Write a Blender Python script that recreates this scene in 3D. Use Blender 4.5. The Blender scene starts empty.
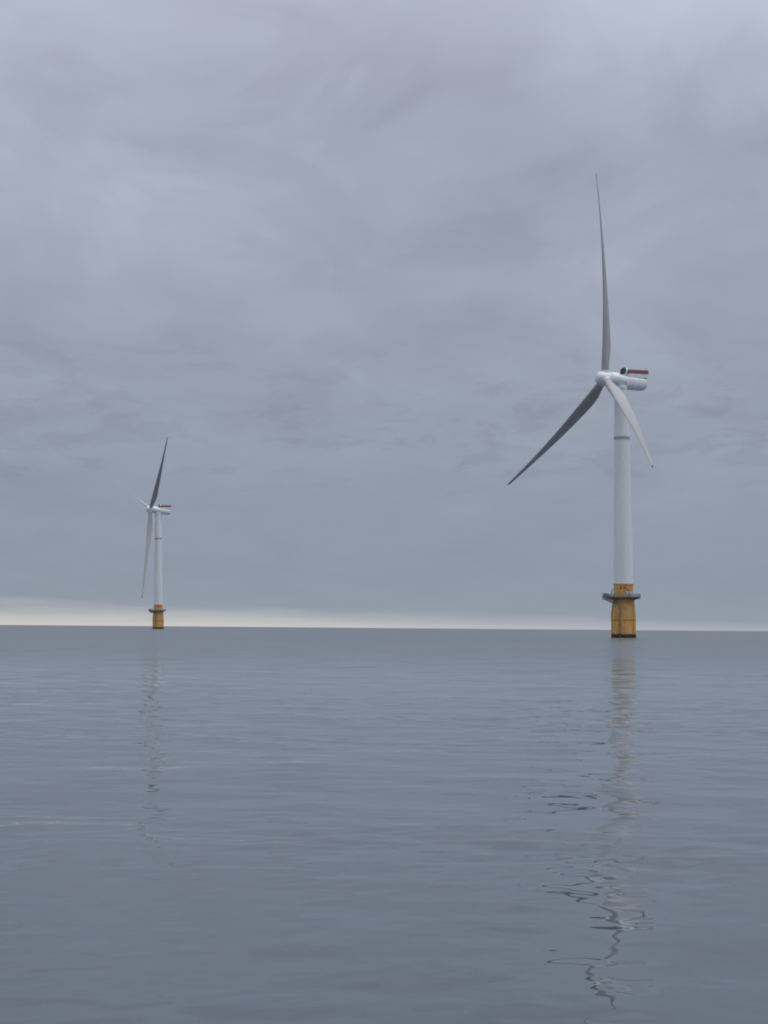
import bpy, bmesh, math, random
import numpy as np
from mathutils import Vector, Matrix

random.seed(7)
rng = np.random.default_rng(11)
R = math.radians
S = bpy.context.scene
COL = S.collection

# ------------------------------------------------------------------ camera
F = 1480.0                       # focal length in pixels of a 1024 px tall frame
EYE = 3.4                        # eye height above the sea, from a small boat
PITCH, ROLL = math.atan((626.5 - 512) / F), R(0.48)
cam_d = bpy.data.cameras.new('camera')
cam = bpy.data.objects.new('camera', cam_d)
COL.objects.link(cam)
cam_d.sensor_fit = 'VERTICAL'
cam_d.sensor_height = 36
cam_d.lens = 36 * F / 1024
cam_d.clip_start, cam_d.clip_end = 0.2, 60000
fw = Vector((0, math.cos(PITCH), math.sin(PITCH)))
r0 = Vector((1, 0, 0))
u0 = r0.cross(fw)
rt = r0 * math.cos(ROLL) + u0 * math.sin(ROLL)
up = u0 * math.cos(ROLL) - r0 * math.sin(ROLL)
M = Matrix((rt, up, -fw)).transposed().to_4x4()
M.translation = Vector((0, 0, EYE))
cam.matrix_world = M
S.camera = cam

# ------------------------------------------------------------------ materials
def nodes_of(name):
    m = bpy.data.materials.new(name)
    m.use_nodes = True
    nt = m.node_tree
    b = nt.nodes['Principled BSDF']
    return m, nt, b

def N(nt, kind, **kw):
    n = nt.nodes.new(kind)
    for k, v in kw.items():
        if k.startswith('i_'):
            n.inputs[k[2:]].default_value = v
        else:
            setattr(n, k, v)
    return n

def ramp(nt, stops, interp='LINEAR'):
    n = nt.nodes.new('ShaderNodeValToRGB')
    n.color_ramp.interpolation = interp
    e = n.color_ramp.elements
    while len(e) < len(stops):
        e.new(0.5)
    for el, (p, c) in zip(e, stops):
        el.position = p
        el.color = c if len(c) == 4 else (*c, 1)
    return n

def paint(name, base, dirt, dirt_amount, rough, streak=(0.5, 0.5, 0.06), lo=0.45, hi=0.75, spec=0.5, fouled=False):
    """Weathered paint: base colour with vertical grime streaks and blotches."""
    m, nt, b = nodes_of(name)
    tc = N(nt, 'ShaderNodeTexCoord')
    mp = N(nt, 'ShaderNodeMapping')
    mp.inputs['Scale'].default_value = streak
    nt.links.new(tc.outputs['Object'], mp.inputs['Vector'])
    n1 = N(nt, 'ShaderNodeTexNoise')
    n1.inputs['Scale'].default_value = 1.6
    n1.inputs['Detail'].default_value = 6
    n1.inputs['Roughness'].default_value = 0.65
    nt.links.new(mp.outputs[0], n1.inputs['Vector'])
    r1 = ramp(nt, [(lo, (0, 0, 0)), (hi, (1, 1, 1))])
    nt.links.new(n1.outputs['Fac'], r1.inputs[0])
    mul = N(nt, 'ShaderNodeMath', operation='MULTIPLY')
    mul.inputs[1].default_value = dirt_amount
    nt.links.new(r1.outputs[0], mul.inputs[0])
    mix = N(nt, 'ShaderNodeMix', data_type='RGBA')
    mix.inputs[6].default_value = (*base, 1)
    mix.inputs[7].default_value = (*dirt, 1)
    nt.links.new(mul.outputs[0], mix.inputs[0])
    colour = mix.outputs[2]
    if fouled:
        # weed and slime up to the splash zone, with a ragged upper edge
        sz = N(nt, 'ShaderNodeSeparateXYZ')
        nt.links.new(tc.outputs['Object'], sz.inputs[0])
        n2 = N(nt, 'ShaderNodeTexNoise')
        n2.inputs['Scale'].default_value = 1.1
        n2.inputs['Detail'].default_value = 5
        nt.links.new(tc.outputs['Object'], n2.inputs['Vector'])
        ad = N(nt, 'ShaderNodeMath', operation='MULTIPLY_ADD')
        ad.inputs[1].default_value = -1.6
        nt.links.new(n2.outputs['Fac'], ad.inputs[0])
        nt.links.new(sz.outputs[2], ad.inputs[2])
        r2 = ramp(nt, [(0.0, (1, 1, 1)), (0.55, (1, 1, 1)), (1.0, (0, 0, 0))])
        mr2 = N(nt, 'ShaderNodeMapRange', clamp=True)
        mr2.inputs['From Min'].default_value = -0.6
        mr2.inputs['From Max'].default_value = 1.0
        nt.links.new(ad.outputs[0], mr2.inputs['Value'])
        nt.links.new(mr2.outputs[0], r2.inputs[0])
        m3 = N(nt, 'ShaderNodeMix', data_type='RGBA')
        m3.inputs[7].default_value = (0.035, 0.028, 0.018, 1)
        nt.links.new(r2.outputs[0], m3.inputs[0])
        nt.links.new(colour, m3.inputs[6])
        colour = m3.outputs[2]
    nt.links.new(colour, b.inputs['Base Color'])
    b.inputs['Roughness'].default_value = rough
    b.inputs['Specular IOR Level'].default_value = spec
    return m

WHITE = paint('white_paint', (0.785, 0.815, 0.84), (0.58, 0.59, 0.59), 0.35, 0.45)
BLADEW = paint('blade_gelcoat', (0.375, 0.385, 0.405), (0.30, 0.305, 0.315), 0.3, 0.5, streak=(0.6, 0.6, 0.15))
YELLOW = paint('yellow_paint', (0.72, 0.41, 0.115), (0.25, 0.11, 0.04), 0.75, 0.5, streak=(0.8, 0.8, 0.22), lo=0.42, hi=0.72, fouled=True)
GROWTH = paint('marine_growth', (0.030, 0.026, 0.018), (0.07, 0.05, 0.025), 0.6, 0.6, streak=(1, 1, 1))
STEEL = paint('galvanised_steel', (0.22, 0.24, 0.28), (0.11, 0.12, 0.13), 0.5, 0.5, streak=(1, 1, 1))
GRATE = paint('deck_grating', (0.09, 0.10, 0.115), (0.04, 0.04, 0.045), 0.5, 0.7, streak=(1, 1, 1))
RED = paint('red_panel_paint', (0.30, 0.095, 0.095), (0.19, 0.07, 0.07), 0.5, 0.5, streak=(1, 1, 0.5))
DARK = paint('radiator_black', (0.018, 0.02, 0.026), (0.05, 0.05, 0.055), 0.5, 0.6, streak=(1, 1, 1))
SEAM = paint('grey_flange_paint', (0.38, 0.39, 0.40), (0.25, 0.25, 0.25), 0.5, 0.6, streak=(1, 1, 0.3))
RUST = paint('rusty_weld', (0.30, 0.13, 0.025), (0.13, 0.05, 0.02), 0.7, 0.7, streak=(1, 1, 1))
TIPC = paint('worn_tip', (0.16, 0.13, 0.15), (0.09, 0.08, 0.09), 0.5, 0.5, streak=(1, 1, 1))
BOX = paint('cabinet_paint', (0.55, 0.54, 0.50), (0.3, 0.28, 0.24), 0.4, 0.5, streak=(1, 1, 0.4))

# ------------------------------------------------------------------ mesh helpers
def link(name, bm, mat, parent=None, mw=None, smooth=35):
    bmesh.ops.recalc_face_normals(bm, faces=bm.faces)
    me = bpy.data.meshes.new(name)
    if smooth:
        for f in bm.faces:
            f.smooth = True
        a = R(smooth)
        for e in bm.edges:
            if len(e.link_faces) == 2 and e.calc_face_angle(0) > a:
                e.smooth = False
    bm.to_mesh(me)
    bm.free()
    me.materials.append(mat)
    o = bpy.data.objects.new(name, me)
    COL.objects.link(o)
    o.parent = parent
    if mw is not None:
        o.matrix_basis = mw
    return o

def loft(bm, rings, cap=True):
    """rings: list of equal-length point loops"""
    vs = [[bm.verts.new(p) for p in ring] for ring in rings]
    n = len(vs[0])
    for a, b in zip(vs, vs[1:]):
        for i in range(n):
            bm.faces.new((a[i], a[(i + 1) % n], b[(i + 1) % n], b[i]))
    if cap:
        bm.faces.new(vs[0][::-1])
        bm.faces.new(vs[-1])

def lathe(bm, prof, n=48, axis='z', cap=True, c=(0, 0)):
    rings = []
    for r, h in prof:
        ring = []
        for i in range(n):
            a = 2 * math.pi * i / n
            p, q = r * math.cos(a), r * math.sin(a)
            ring.append((p + c[0], q + c[1], h) if axis == 'z' else (h, p + c[0], q + c[1]))
        rings.append(ring)
    loft(bm, rings, cap)

def tube(bm, p, q, r, n=8):
    p, q = Vector(p), Vector(q)
    d = (q - p).normalized()
    s = d.orthogonal().normalized()
    t = d.cross(s)
    loft(bm, [[c + (s * math.cos(2 * math.pi * i / n) + t * math.sin(2 * math.pi * i / n)) * r
               for i in range(n)] for c in (p, q)])

def box(bm, lo, hi, bev=0.0, mat=None):
    g = bmesh.ops.create_cube(bm, size=1.0)
    vs = g['verts']
    for v in vs:
        v.co = Vector([(a + b) / 2 + c * (b - a) for a, b, c in zip(lo, hi, v.co)])
    if bev:
        es = list({e for v in vs for e in v.link_edges})
        r_ = bmesh.ops.bevel(bm, geom=es, offset=bev, segments=2, affect='EDGES', profile=0.5)
        vs = list({v for f in r_['faces'] for v in f.verts} | {v for v in vs if v.is_valid})
    if mat is not None:
        for v in vs:
            v.co = mat @ v.co

def interp(x, xs, ys):
    return float(np.interp(x, xs, ys))

# ------------------------------------------------------------------ blade
def blade_mesh(beta_mid, cone, bend):
    """Blade along +z; +x is upwind. beta = chord angle away from the wind axis."""
    bm = bmesh.new()
    tipbm = bmesh.new()
    stations = [1.7, 2.6, 3.6, 5, 7, 9, 11, 13.5, 16, 19, 22, 26, 30, 34, 38, 43, 48, 53, 58, 63, 67, 70.5, 73, 74.8]
    tips = [74.8, 75.8, 76.5, 76.9, 77.0]
    def ring(r, grow=1.0):
        c = interp(r, [0, 3, 6, 10, 14, 20, 30, 40, 50, 60, 70, 75, 76.3, 77], [2.9, 2.9, 3.3, 4.1, 4.3, 4.1, 3.4, 2.8, 2.1, 1.5, 1.1, 0.8, 0.55, 0.12]) * grow
        th = interp(r, [0, 3, 6, 10, 14, 20, 30, 50, 77], [1, 0.97, 0.74, 0.47, 0.38, 0.30, 0.25, 0.2, 0.18])
        b = R(beta_mid + interp(r, [0, 5, 12, 20, 30, 45, 60, 77], [-16, -16, -13, -8, -2, 4, 8, 10]))
        circ = interp(r, [0, 3, 11], [1, 1, 0])
        off = interp(r, [0, 3, 12], [0.5, 0.5, 0.33])
        cd = Vector((math.cos(b), math.sin(b), 0))
        nd = Vector((-math.sin(b), math.cos(b), 0))
        ctr = Vector((cone * r + bend * r * r, 0, r))
        pts = []
        n = 32
        for i in range(n):
            a = 2 * math.pi * i / n
            x = (1 - math.cos(a)) / 2          # 0 = leading edge
            yc = math.sqrt(max(0, x * (1 - x))) * th
            ya = th * 5 * (0.2969 * math.sqrt(x) - 0.126 * x - 0.3516 * x * x + 0.2843 * x ** 3 - 0.1015 * x ** 4)
            y = circ * yc + (1 - circ) * max(ya, 0.004)
            sgn = 1 if math.sin(a) >= 0 else -1
            cam_ = (1 - circ) * 0.03 * 4 * x * (1 - x)
            pts.append(ctr + cd * c * (off - x) + nd * c * (sgn * y + cam_))
        return pts
    loft(bm, [ring(r) for r in stations])
    loft(tipbm, [ring(r, 1.004 if r > 74.9 else 0.996) for r in tips])
    return bm, tipbm

# ------------------------------------------------------------------ turbine
def turbine(label, base, heading, tilt, phi, beta, cone, bend, lean, hub_z, deck_turn):
    """base: world position of the waterline; local +x = upwind."""
    root = bpy.data.objects.new('wind_turbine', None)
    COL.objects.link(root)
    rz = math.pi / 2 - R(heading)
    root.matrix_world = Matrix.Translation(base) @ Matrix.Rotation(R(lean), 4, Vector((0, 1, 0))) @ Matrix.Rotation(rz, 4, 'Z')
    root['label'] = label
    root['category'] = 'wind turbine'
    root['group'] = 'floating offshore wind turbines'

    # --- floating yellow base
    bm = bmesh.new()
    lathe(bm, [(4.45, -12), (4.45, 9.0), (4.35, 9.8), (4.1, 11.9), (4.0, 12.7), (4.0, 15.6), (3.62, 15.62), (3.62, 19.6), (3.78, 19.62), (3.78, 20.05)], 64)
    foundation = link('floating_base', bm, YELLOW, root)
    bm = bmesh.new()
    lathe(bm, [(4.465, -2.0), (4.465, 0.75), (4.47, 0.95), (4.452, 1.2)], 64, cap=False)
    link('marine_growth', bm, GROWTH, foundation)
    bm = bmesh.new()
    for z in (6.35,):
        lathe(bm, [(4.42, z), (4.5, z + 0.05), (4.5, z + 0.33), (4.42, z + 0.38)], 64, cap=False)
    link('weld_ring', bm, RUST, foundation)
    T = Matrix.Rotation(R(deck_turn + 42), 4, 'Z')      # the boat landing looks this way
    # boat landing: two fender tubes with stand-offs and a ladder between them
    bm = bmesh.new()
    for s in (-1, 1):
        tube(bm, T @ Vector((5.6, s * 0.95, -2)), T @ Vector((5.6, s * 0.95, 10.6)), 0.2, 12)
        tube(bm, T @ Vector((5.6, s * 0.95, 10.6)), T @ Vector((4.2, s * 0.95, 12.0)), 0.2, 12)
        for z in (1.5, 5.0, 8.6):
            tube(bm, T @ Vector((5.6, s * 0.95, z)), T @ Vector((4.4, s * 0.95, z)), 0.13)
    landing = link('boat_landing', bm, YELLOW, foundation)
    bm = bmesh.new()
    for s in (-1, 1):
        tube(bm, T @ Vector((5.25, s * 0.3, -1)), T @ Vector((5.25, s * 0.3, 15.2)), 0.05)
    for k in range(48):
        z = -0.8 + k * 0.33
        tube(bm, T @ Vector((5.25, -0.3, z)), T @ Vector((5.25, 0.3, z)), 0.03, 6)
    link('ladder', bm, STEEL, foundation)
    # cable guide tubes on the flank
    for a in (112, -20, 222):
        bm = bmesh.new()
        q = Matrix.Rotation(R(deck_turn + a), 4, 'Z')
        tube(bm, q @ Vector((4.62, 0, -2)), q @ Vector((4.62, 0, 9.2)), 0.17, 10)
        tube(bm, q @ Vector((4.62, 0, 9.1)), q @ Vector((4.05, 0, 12.6)), 0.17, 10)
        link('cable_tube', bm, YELLOW, foundation)
    T = Matrix.Rotation(R(deck_turn), 4, 'Z')      # the laydown area sticks out this way

    # --- working platform
    deck_z = 15.0
    outline = []
    for i in range(32):
        a = 2 * math.pi * i / 32
        outline.append(Vector((6.3 * math.cos(a), 6.3 * math.sin(a), 0)))
    bm = bmesh.new()
    n = 32
    inner = [Vector((4.02 * math.cos(2 * math.pi * i / n), 4.02 * math.sin(2 * math.pi * i / n), 0)) for i in range(n)]
    quad = []
    for z, ring in ((deck_z - 0.3, outline), (deck_z, outline), (deck_z, inner), (deck_z - 0.3, inner)):
        quad.append([bm.verts.new(p + Vector((0, 0, z))) for p in ring])
    for k in range(4):
        a, b = quad[k], quad[(k + 1) % 4]
        for i in range(n):
            bm.faces.new((a[i], a[(i + 1) % n], b[(i + 1) % n], b[i]))
    box(bm, (5.3, -2.3, deck_z - 0.28), (7.95, 2.3, deck_z + 0.005), 0.03, T)
    deck = link('work_platform', bm, GRATE, root)
    # brackets below
    for i in range(12):
        bm = bmesh.new()
        q = Matrix.Rotation(2 * math.pi * i / 12 + 0.13, 4, 'Z')
        tri = [(3.95, deck_z - 1.0), (6.1, deck_z - 0.42), (6.1, deck_z - 0.302), (3.95, deck_z - 0.302)]
        loft(bm, [[q @ Vector((x, y, z)) for x, z in tri] for y in (-0.06, 0.06)])
        link('deck_bracket', bm, STEEL, deck)
    bm = bmesh.new()
    for s in (-1.8, 0, 1.8):
        tube(bm, T @ Vector((3.6, s, deck_z - 2.2)), T @ Vector((7.75, s, deck_z - 0.5)), 0.16)
        tube(bm, T @ Vector((3.7, s, deck_z - 0.62)), T @ Vector((7.85, s, deck_z - 0.62)), 0.18)
    tube(bm, T @ Vector((7.75, -2.2, deck_z - 0.62)), T @ Vector((7.75, 2.2, deck_z - 0.62)), 0.18)
    link('support_frame', bm, STEEL, deck)
    # railing
    bm = bmesh.new()
    path = [Vector((6.2 * math.cos(a), 6.2 * math.sin(a), 0)) for a in np.linspace(R(22), R(338), 27)]
    path = [T @ p for p in path]
    e = [T @ Vector((7.85, -2.2, 0)), T @ Vector((7.85, 2.2, 0))]
    full = path + [T @ Vector((6.9, -2.2, 0)), e[0], T @ Vector((7.85, 0, 0)), e[1], T @ Vector((6.9, 2.2, 0))]
    for p, q in zip(full, full[1:] + full[:1]):
        tube(bm, p + Vector((0, 0, deck_z)), p + Vector((0, 0, deck_z + 1.25)), 0.055, 6)
        for h in (0.2, 0.55, 0.9, 1.25):
            tube(bm, p + Vector((0, 0, deck_z + h)), q + Vector((0, 0, deck_z + h)), 0.045 if h > 0.3 else 0.09, 6)
    link('railing', bm, STEEL, deck)
    # equipment on the deck
    bm = bmesh.new()
    box(bm, (6.3, -2.0, deck_z), (7.65, -0.5, deck_z + 1.5), 0.06, T)
    link('equipment_box', bm, STEEL, deck)
    bm = bmesh.new()
    box(bm, (6.55, 0.3, deck_z), (7.6, 1.8, deck_z + 1.1), 0.06, T)
    link('equipment_box', bm, STEEL, deck)
    bm = bmesh.new()
    tube(bm, T @ Vector((6.2, 1.9, deck_z)), T @ Vector((6.2, 1.9, deck_z + 2.4)), 0.17, 10)
    tube(bm, T @ Vector((6.2, 1.9, deck_z + 2.3)), T @ Vector((4.5, 1.2, deck_z + 4.2)), 0.12, 10)
    tube(bm, T @ Vector((6.2, 1.9, deck_z + 1.5)), T @ Vector((5.3, 1.52, deck_z + 3.3)), 0.06, 8)
    link('davit_crane', bm, STEEL, deck)
    toward = math.atan2(-base.y, -base.x) - rz      # local heading from which the boat sees it
    for turn, w, h in ((0.30, 0.9, 2.3), (0.62, 1.0, 2.0)):
        q = Matrix.Rotation(toward + turn, 4, 'Z')
        bm = bmesh.new()
        box(bm, (4.2, -w / 2, deck_z), (4.9, w / 2, deck_z + h), 0.05, q)
        link('cabinet', bm, BOX, deck)
    bm = bmesh.new()
    q = Matrix.Rotation(toward + 0.46, 4, 'Z')
    box(bm, (3.5, -0.45, deck_z + 0.66), (3.68, 0.45, deck_z + 2.8), 0.04, q)
    link('door', bm, DARK, foundation)
    # identification marks above the deck: two small rust-brown plates
    for turn in (-0.28, 0.12):
        q = Matrix.Rotation(toward + turn, 4, 'Z')
        bm = bmesh.new()
        box(bm, (3.58, -0.42, 18.0), (3.67, 0.42, 18.95), 0.03, q)
        link('plate', bm, RUST, foundation)

    # --- tower
    top = hub_z - 2.6
    prof = []
    for k in range(25):
        t = k / 24
        z = 20.05 + (top - 20.05) * t
        prof.append((interp(t, [0, 0.2, 0.75, 1], [3.55, 3.45, 2.85, 2.42]), z))
    bm = bmesh.new()
    lathe(bm, prof, 64)
    tower = link('tower', bm, WHITE, root)
    zc = 74.6
    rc = interp((zc - 20.05) / (top - 20.05), [0, 0.2, 0.75, 1], [3.55, 3.45, 2.85, 2.42])
    bm = bmesh.new()
    lathe(bm, [(rc - 0.05, zc - 0.6), (rc + 0.09, zc - 0.55), (rc + 0.09, zc + 0.55), (rc - 0.05, zc + 0.6)], 64, cap=False)
    link('flange_collar', bm, SEAM, tower)
    for z in (38.0, 56.0):
        bm = bmesh.new()
        t = (z - 20.05) / (top - 20.05)
        r_ = interp(t, [0, 0.2, 0.75, 1], [3.55, 3.45, 2.85, 2.42])
        lathe(bm, [(r_ - 0.03, z - 0.12), (r_ + 0.025, z - 0.1), (r_ + 0.025, z + 0.1), (r_ - 0.03, z + 0.12)], 64, cap=False)
        link('weld_seam', bm, WHITE, tower)

    # --- nacelle: hub centre ahead of the tower
    OVER = 6.6
    H = Matrix.Translation((OVER, 0, hub_z)) @ Matrix.Rotation(R(-tilt), 4, 'Y')   # +x tipped up
    def sq(w, zlo, zhi, x, p=2.6, n=40):
        out = []
        for i in range(n):
            a = 2 * math.pi * i / n
            ca, sa = math.cos(a), math.sin(a)
            y = w * abs(ca) ** (2 / p) * (1 if ca >= 0 else -1)
            z = (zhi - zlo) / 2 * abs(sa) ** (2 / p) * (1 if sa >= 0 else -1) + (zhi + zlo) / 2
            out.append((x, y, z))
        return out
    bm = bmesh.new()
    loft(bm, [sq(1.9, -1.9, 1.9, -1.7, 2), sq(2.5, -2.5, 2.5, -1.95, 2), sq(2.75, -2.75, 2.75, -2.3, 2), sq(2.78, -2.78, 2.78, -4.9, 2),
              sq(2.65, -2.6, 2.65, -5.2, 2), sq(2.55, -2.45, 2.35, -5.6, 2.1), sq(2.5, -2.4, 2.1, -8.1, 2.2)])
    nacelle = link('nacelle', bm, WHITE, root, H)
    bm = bmesh.new()
    loft(bm, [sq(2.4, -2.85, 1.95, -7.95, 2.5), sq(2.55, -3.05, 2.08, -8.15, 2.6), sq(2.58, -3.05, 2.1, -11, 2.7), sq(2.55, -2.85, 2.08, -14.6, 2.7),
              sq(2.45, -2.65, 2.0, -16.0, 2.6), sq(2.1, -2.2, 1.65, -16.5, 2.4), sq(1.4, -1.4, 1.0, -16.62, 2.2)])
    link('rear_canopy', bm, WHITE, nacelle)
    bm = bmesh.new()
    lathe(bm, [(2.5, -3.4), (2.62, -3.3), (2.62, -2.2), (2.4, -2.1)], 48, c=(-OVER, 0))
    link('yaw_collar', bm, WHITE, nacelle)
    # hoist platform on the roof: open-topped basket, white below and red above
    def basket(bm, x0, x1, w, z0, z1, t):
        outer = [(x0, -w), (x1, -w), (x1, w), (x0, w)]
        inn = [(x0 + t, -w + t), (x1 - t, -w + t), (x1 - t, w - t), (x0 + t, w - t)]
        rings = [[bm.verts.new((x, y, z)) for x, y in o] for o, z in ((outer, z0), (outer, z1), (inn, z1), (inn, z0))]
        for k in range(4):
            a, b = rings[k], rings[(k + 1) % 4]
            for i in range(4):
                bm.faces.new((a[i], a[(i + 1) % 4], b[(i + 1) % 4], b[i]))
    # the hoist deck is level although the nacelle is tipped
    HP = Matrix.Translation((-8.6, 0, 2.0)) @ Matrix.Rotation(R(tilt), 4, 'Y')
    bm = bmesh.new()
    basket(bm, -8.0, 0, 2.2, -0.80, 0.86, 0.12)
    box(bm, (-8.05, -2.15, 0.25), (-0.05, 2.15, 0.36))
    hoist = link('hoist_platform', bm, WHITE, nacelle, HP)
    bm = bmesh.new()
    basket(bm, -8.16, 0.06, 2.26, 0.72, 2.05, 0.24)
    link('red_guard_panel', bm, RED, hoist)
    for y in (-2.14, 2.14):
        bm = bmesh.new()
        tube(bm, (-8.06, y, 2.2), (-0.04, y, 2.2), 0.05)
        for k in range(7):
            x = -7.98 + k * 1.31
            tube(bm, (x, y, 2.0), (x, y, 2.2), 0.045, 6)
        link('handrail', bm, RED, hoist)
    # radiator at the front of the roof
    zm, zh = 3.75, 1.22
    bm = bmesh.new()
    loft(bm, [[(x, y * s_, zm + (z - zm) * s_) for x_, y, z in sq(2.3, zm - zh, zm + zh, 0, 3.0)] for x, s_ in ((-7.18, 0.95), (-7.1, 1.0), (-7.4, 1.0))])
    cooler = link('roof_radiator', bm, DARK, nacelle)
    bm = bmesh.new()
    loft(bm, [[(x, y, z) for x_, y, z in sq(2.36, 1.9, zm + zh + 0.06, 0, 3.0)] for x in (-7.35, -7.85)])
    link('radiator_housing', bm, WHITE, cooler)
    bm = bmesh.new()
    tube(bm, (-7.4, 1.4, 0.36), (-7.4, 1.4, 3.3), 0.04)
    tube(bm, (-7.65, 1.4, 3.0), (-7.15, 1.4, 3.0), 0.04)
    link('wind_mast', bm, STEEL, hoist)

    # --- hub
    bm = bmesh.new()
    lathe(bm, [(1.95, -1.85), (2.45, -1.6), (2.55, -0.8), (2.55, 1.0), (2.45, 2.0), (2.2, 2.8), (1.75, 3.35), (1.1, 3.6), (0.4, 3.68)], 48, axis='x')
    hub = link('rotor_hub', bm, WHITE, root, H)
    # --- blades
    for k in range(3):
        q = phi + 120 * k
        Bm = H @ Matrix.Rotation(R(-q), 4, 'X')
        bm, tipbm = blade_mesh(beta, cone, bend)
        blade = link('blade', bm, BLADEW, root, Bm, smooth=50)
        link('blade_tip', tipbm, TIPC, blade, smooth=50)
        bm = bmesh.new()
        lathe(bm, [(1.5, 1.5), (1.62, 1.6), (1.62, 2.75), (1.56, 2.95), (1.3, 2.97)], 40)
        link('root_collar', bm, WHITE, blade)
    return root

RE = 6.371e6
def sea_point(px, Y):
    """A spot on the sea Y metres ahead, in the direction of horizon column px."""
    x = px * Y
    return Vector((x, Y, -(x * x + Y * Y) / (2 * RE)))

turbine('larger white wind turbine on yellow floating base at right, one blade pointing straight up',
        sea_point(0.16235, 552), -106.4, 4.2, 2.9, 36, 0.060, 0.00096, -0.42, 97.0, 6)
turbine('small far white wind turbine on yellow base, its dark blade tilted up to the right',
        sea_point(-0.1513, 1226), -112.0, 5.6, 46.0, 14, 0.036, 0.00026, -1.2, 99.0, 10)

# ------------------------------------------------------------------ sea
def build_sea():
    radii = [0.6]
    while radii[-1] < 16000:
        r = radii[-1]
        if r < 9:
            d = 0.35
        elif r < 11:
            d = 0.09
        else:
            d = max(0.036, r * r / 18000.0)
        if r > 260:
            d = min(d, r * 0.03)
        radii.append(r + d)
    radii = np.array(radii)
    half = np.arange(0, 20.01, 0.10)
    grow = [half[-1]]
    st = 0.10
    while grow[-1] < 180:
        st = min(st * 1.12, 5)
        grow.append(grow[-1] + st)
    grow = np.array(grow[1:])
    grow = grow[grow < 178]
    az = np.concatenate([-grow[::-1], -half[:0:-1], half, grow, [180.0]])
    step = np.gradient(az)
    azr = np.radians(az)
    nr, na = len(radii), len(azr)
    X = radii[:, None] * np.sin(azr)[None, :]
    Y = radii[:, None] * np.cos(azr)[None, :]
    dr = np.gradient(radii)
    cell = np.maximum(dr[:, None], radii[:, None] * np.radians(np.abs(step))[None, :])
    Z = np.zeros_like(X)
    # patches of calmer and livelier water, drawn out across the wind
    patch = np.zeros_like(X)
    for i in range(14):
        lam = math.exp(rng.uniform(math.log(9), math.log(60)))
        th = rng.normal(R(80), R(22))
        patch += np.sin(2 * math.pi / lam * (X * math.cos(th) + Y * math.sin(th)) + rng.uniform(0, 6.28))
    patch = 1 / (1 + np.exp(-patch / 2.0))
    # the boat's own lee keeps the closest water calmer
    lively = 0.72 + 0.48 * np.clip((radii[:, None] - 14) / 26, 0, 1)
    comps = []
    for i in range(110):
        lam = math.exp(rng.uniform(math.log(0.34), math.log(16)))
        th = rng.normal(R(80), R(58))
        comps.append((lam, th))
    for lam, th in comps:
        slope = SLOPE * (0.28 if lam > 4 else 0.62 if lam > 1.8 else 1.0 if lam > 0.5 else 0.6)
        k = 2 * math.pi / lam
        amp = slope / k * math.sqrt(2.0 / len(comps))
        fade = np.clip((lam / cell - 1.8) / 1.8, 0, 1)
        mod = (0.30 + 1.35 * patch ** 2) * lively if lam < 1.8 else lively
        Z += amp * fade * mod * np.sin(k * (X * math.cos(th) + Y * math.sin(th)) + rng.uniform(0, 6.28))
    Z -= (X * X + Y * Y) / (2 * RE)
    co = np.stack([X, Y, Z], -1).reshape(-1, 3)
    co = np.vstack([co, [[0, 0, 0]]])
    i, j = np.meshgrid(np.arange(nr - 1), np.arange(na), indexing='ij')
    j2 = (j + 1) % na
    quads = np.stack([i * na + j, i * na + j2, (i + 1) * na + j2, (i + 1) * na + j], -1).reshape(-1, 4)[:, ::-1]
    jj = np.arange(na)
    tris = np.stack([np.full(na, nr * na), (jj + 1) % na, jj], -1)[:, ::-1]
    tris = np.stack([np.full(na, nr * na), jj, (jj + 1) % na], -1)[:, ::-1]
    me = bpy.data.meshes.new('sea')
    nv, nq, nt_ = len(co), len(quads), len(tris)
    me.vertices.add(nv)
    me.vertices.foreach_set('co', co.astype(np.float32).ravel())
    loops = np.concatenate([quads.ravel(), tris.ravel()]).astype(np.int32)
    me.loops.add(len(loops))
    me.loops.foreach_set('vertex_index', loops)
    me.polygons.add(nq + nt_)
    starts = np.concatenate([np.arange(nq) * 4, nq * 4 + np.arange(nt_) * 3]).astype(np.int32)
    me.polygons.foreach_set('loop_start', starts)
    me.polygons.foreach_set('use_smooth', np.ones(nq + nt_, bool))
    me.update(calc_edges=True)
    me.validate()
    o = bpy.data.objects.new('sea', me)
    COL.objects.link(o)
    o['kind'] = 'structure'
    return o

SLOPE = 0.068
sea = build_sea()
m, nt, b = nodes_of('sea_water')
b.inputs['Base Color'].default_value = (0.052, 0.068, 0.086, 1)
b.inputs['IOR'].default_value = 1.7
b.inputs['Specular IOR Level'].default_value = 0.5
geo = N(nt, 'ShaderNodeNewGeometry')
# ripples too small to model get coarser with the width of open water they stand for
ln = N(nt, 'ShaderNodeVectorMath', operation='LENGTH')
nt.links.new(geo.outputs['Position'], ln.inputs[0])
mr = N(nt, 'ShaderNodeMapRange', clamp=True)
mr.inputs['From Min'].default_value = 10
mr.inputs['From Max'].default_value = 420
nt.links.new(ln.outputs['Value'], mr.inputs['Value'])
rr = ramp(nt, [(0.0, (0.015,) * 3), (0.06, (0.02,) * 3), (0.2, (0.065,) * 3), (0.5, (0.22,) * 3), (1.0, (0.265,) * 3)])
nt.links.new(mr.outputs[0], rr.inputs[0])
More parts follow.
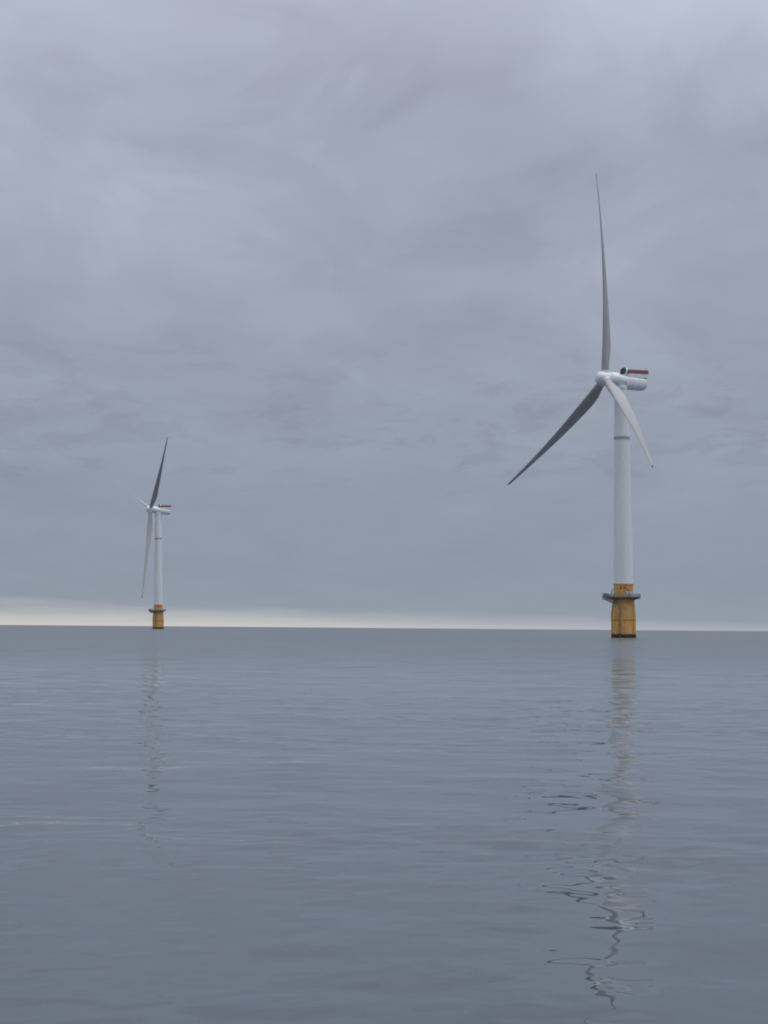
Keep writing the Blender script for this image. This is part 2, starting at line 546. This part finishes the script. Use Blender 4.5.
# cat's paws: long faint patches where a breath of wind ruffles the surface
mpw = N(nt, 'ShaderNodeMapping')
mpw.inputs['Scale'].default_value = (0.16, 0.42, 1)
mpw.inputs['Rotation'].default_value = (0, 0, R(8))
nt.links.new(geo.outputs['Position'], mpw.inputs['Vector'])
nw = N(nt, 'ShaderNodeTexNoise')
nw.inputs['Scale'].default_value = 0.7
nw.inputs['Detail'].default_value = 4
nt.links.new(mpw.outputs[0], nw.inputs['Vector'])
rw = ramp(nt, [(0.5, (0, 0, 0)), (0.68, (1, 1, 1))])
nt.links.new(nw.outputs['Fac'], rw.inputs[0])
ra = N(nt, 'ShaderNodeMath', operation='MULTIPLY_ADD')
ra.inputs[1].default_value = 0.09
nt.links.new(rw.outputs[0], ra.inputs[0])
nt.links.new(rr.outputs[0], ra.inputs[2])
nt.links.new(ra.outputs[0], b.inputs['Roughness'])
sea.data.materials.append(m)

# ------------------------------------------------------------------ sky and light
SUN_EL, SUN_AZ = R(74), R(100)           # azimuth clockwise from +y (ahead); high above the cloud, to the right
w = bpy.data.worlds.new('World')
S.world = w
w.use_nodes = True
nt = w.node_tree
nt.nodes.clear()
out = N(nt, 'ShaderNodeOutputWorld')
bg = N(nt, 'ShaderNodeBackground')
bg.inputs['Strength'].default_value = 0.1
nt.links.new(bg.outputs[0], out.inputs[0])
sky = N(nt, 'ShaderNodeTexSky', sky_type='NISHITA')
sky.sun_disc = False
sky.sun_elevation = SUN_EL
sky.sun_rotation = SUN_AZ
tc = N(nt, 'ShaderNodeTexCoord')
sep = N(nt, 'ShaderNodeSeparateXYZ')
nt.links.new(tc.outputs['Generated'], sep.inputs[0])

def math_(op, a, b_=None, clamp=False):
    n = N(nt, 'ShaderNodeMath', operation=op)
    n.use_clamp = clamp
    for i, v in enumerate((a, b_)):
        if v is None:
            continue
        if isinstance(v, (int, float)):
            n.inputs[i].default_value = v
        else:
            nt.links.new(v, n.inputs[i])
    return n.outputs[0]

def srgb(r, g, b_):
    def f(c):
        c /= 255
        return c / 12.92 if c <= 0.04045 else ((c + 0.055) / 1.055) ** 2.4
    return (f(r), f(g), f(b_))

z = math_('MAXIMUM', sep.outputs[2], 0.0)
# cloud deck brightness against elevation (sine of elevation as the axis)
deck = ramp(nt, [
    (0.000, srgb(150, 160, 174)),
    (0.020, srgb(142, 152, 166)),
    (0.055, srgb(140, 150, 166)),
    (0.110, srgb(148, 156, 172)),
    (0.180, srgb(154, 162, 177)),
    (0.280, srgb(160, 167, 183)),
    (0.380, srgb(171, 177, 193)),
    (0.620, srgb(218, 225, 237)),
    (1.000, srgb(242, 248, 255))], 'B_SPLINE')
nt.links.new(z, deck.inputs[0])
# the layer seen in perspective: direction projected on a flat ceiling
den = math_('ADD', z, 0.22)
px_ = math_('DIVIDE', sep.outputs[0], den)
py_ = math_('DIVIDE', sep.outputs[1], den)
comb = N(nt, 'ShaderNodeCombineXYZ')
nt.links.new(px_, comb.inputs[0])
nt.links.new(py_, comb.inputs[1])

def cloud(scale, stretch, rot, detail, rough, off, dist=0.0):
    mp = N(nt, 'ShaderNodeMapping')
    mp.inputs['Rotation'].default_value = (0, 0, R(rot))
    mp.inputs['Scale'].default_value = stretch
    mp.inputs['Location'].default_value = off
    nt.links.new(comb.outputs[0], mp.inputs[0])
    n = N(nt, 'ShaderNodeTexNoise')
    n.inputs['Scale'].default_value = scale
    n.inputs['Detail'].default_value = detail
    n.inputs['Roughness'].default_value = rough
    n.inputs['Distortion'].default_value = dist
    nt.links.new(mp.outputs[0], n.inputs['Vector'])
    return n.outputs['Fac']

c1 = cloud(1.7, (1, 1, 1), 20, 4, 0.5, (4.3, 2.4, 0), 0.3)
c2 = cloud(3.4, (1.0, 0.75, 1), -35, 5, 0.55, (3.1, 1.6, 0), 0.5)
c3 = cloud(11.0, (1, 0.7, 1), -20, 6, 0.6, (1.7, 9.2, 0), 0.3)
# soft folds: only the thicker parts of the layer show an edge
fold = ramp(nt, [(0.36, (0, 0, 0)), (0.52, (0.55,) * 3), (0.66, (1, 1, 1))], 'EASE')
nt.links.new(c2, fold.inputs[0])
v = math_('ADD', math_('MULTIPLY', math_('SUBTRACT', c1, 0.5), 0.48), math_('MULTIPLY', math_('SUBTRACT', fold.outputs[0], 0.5), 0.135))
v = math_('ADD', v, math_('MULTIPLY', math_('SUBTRACT', c3, 0.5), 0.055))
# ragged scud hanging under the layer, low down
c4 = cloud(7.0, (0.8, 0.9, 1), 12, 7, 0.62, (5.3, 0.7, 0), 0.6)
scud = ramp(nt, [(0.50, (0, 0, 0)), (0.60, (1, 1, 1))], 'EASE')
nt.links.new(c4, scud.inputs[0])
low = ramp(nt, [(0.07, (0, 0, 0)), (0.115, (1, 1, 1)), (0.15, (1, 1, 1)), (0.21, (0, 0, 0))], 'EASE')
nt.links.new(z, low.inputs[0])
scud_v = math_('MULTIPLY', math_('MULTIPLY', scud.outputs[0], low.outputs[0]), -0.075)
# the layer smooths out with distance, low over the sea
sm = N(nt, 'ShaderNodeMapRange', clamp=True)
sm.inputs['From Min'].default_value = 0.03
sm.inputs['From Max'].default_value = 0.28
sm.inputs['To Min'].default_value = 0.25
sm.inputs['To Max'].default_value = 1.25
nt.links.new(z, sm.inputs['Value'])
v = math_('ADD', math_('ADD', math_('MULTIPLY', v, sm.outputs[0]), scud_v), 1.0)
mul = N(nt, 'ShaderNodeVectorMath', operation='SCALE')
nt.links.new(deck.outputs[0], mul.inputs[0])
nt.links.new(v, mul.inputs['Scale'])
# clear gap under the cloud edge along the horizon, wider to the left
az = math_('DIVIDE', sep.outputs[0], math_('MAXIMUM', sep.outputs[1], 0.2))
azl = N(nt, 'ShaderNodeMapRange', clamp=True)
azl.inputs['From Min'].default_value = -0.26
azl.inputs['From Max'].default_value = 0.26
azl.inputs['To Min'].default_value = 0.0175
azl.inputs['To Max'].default_value = 0.006
nt.links.new(az, azl.inputs['Value'])
cmb2 = N(nt, 'ShaderNodeCombineXYZ')
nt.links.new(math_('MULTIPLY', az, 9.0), cmb2.inputs[0])
nt.links.new(math_('MULTIPLY', sep.outputs[2], 110.0), cmb2.inputs[1])
en = N(nt, 'ShaderNodeTexNoise')
en.inputs['Scale'].default_value = 1.0
en.inputs['Detail'].default_value = 5
en.inputs['Roughness'].default_value = 0.6
nt.links.new(cmb2.outputs[0], en.inputs['Vector'])
edge = en.outputs['Fac']
hgt = math_('MULTIPLY', azl.outputs[0], math_('ADD', math_('MULTIPLY', edge, 1.5), 0.25))
gap = math_('SUBTRACT', 1.0, math_('DIVIDE', sep.outputs[2], hgt), True)
gap = math_('POWER', gap, 1.25)
azs = N(nt, 'ShaderNodeMapRange', clamp=True)
azs.inputs['From Min'].default_value = -0.1
azs.inputs['From Max'].default_value = 0.26
azs.inputs['To Min'].default_value = 1.0
azs.inputs['To Max'].default_value = 0.48
nt.links.new(az, azs.inputs['Value'])
gap = math_('MULTIPLY', gap, azs.outputs[0])
mixg = N(nt, 'ShaderNodeMix', data_type='RGBA')
nt.links.new(gap, mixg.inputs[0])
nt.links.new(mul.outputs[0], mixg.inputs[6])
glow = ramp(nt, [(0.0, srgb(204, 202, 197)), (0.45, srgb(199, 199, 196)), (1.0, srgb(182, 187, 195))])
azg = N(nt, 'ShaderNodeMapRange', clamp=True)
azg.inputs['From Min'].default_value = -0.26
azg.inputs['From Max'].default_value = 0.26
nt.links.new(az, azg.inputs['Value'])
nt.links.new(azg.outputs[0], glow.inputs[0])
nt.links.new(glow.outputs[0], mixg.inputs[7])
# bring to the world's strength, with a little of the clear sky filtering through
x10 = N(nt, 'ShaderNodeVectorMath', operation='SCALE')
x10.inputs['Scale'].default_value = 10.0
nt.links.new(mixg.outputs[2], x10.inputs[0])
fin = N(nt, 'ShaderNodeMix', data_type='RGBA')
fin.inputs[0].default_value = 0.97
nt.links.new(sky.outputs[0], fin.inputs[6])
nt.links.new(x10.outputs[0], fin.inputs[7])
nt.links.new(fin.outputs[2], bg.inputs['Color'])

sd = bpy.data.lights.new('sun', 'SUN')
sd.energy = 1.5
sd.angle = R(40)
sd.color = (1.0, 0.995, 0.985)
so = bpy.data.objects.new('sun', sd)
COL.objects.link(so)
dirv = Vector((math.sin(SUN_AZ) * math.cos(SUN_EL), math.cos(SUN_AZ) * math.cos(SUN_EL), math.sin(SUN_EL)))
so.rotation_euler = dirv.to_track_quat('Z', 'Y').to_euler()
so.location = (0, 0, 200)

S.view_settings.view_transform = 'Standard'
S.view_settings.look = 'None'
S.cycles.filter_width = 1.9            # a phone lens is softer than the renderer's default
S.view_settings.exposure = 0
S.view_settings.gamma = 1
S.view_settings.use_curve_mapping = False
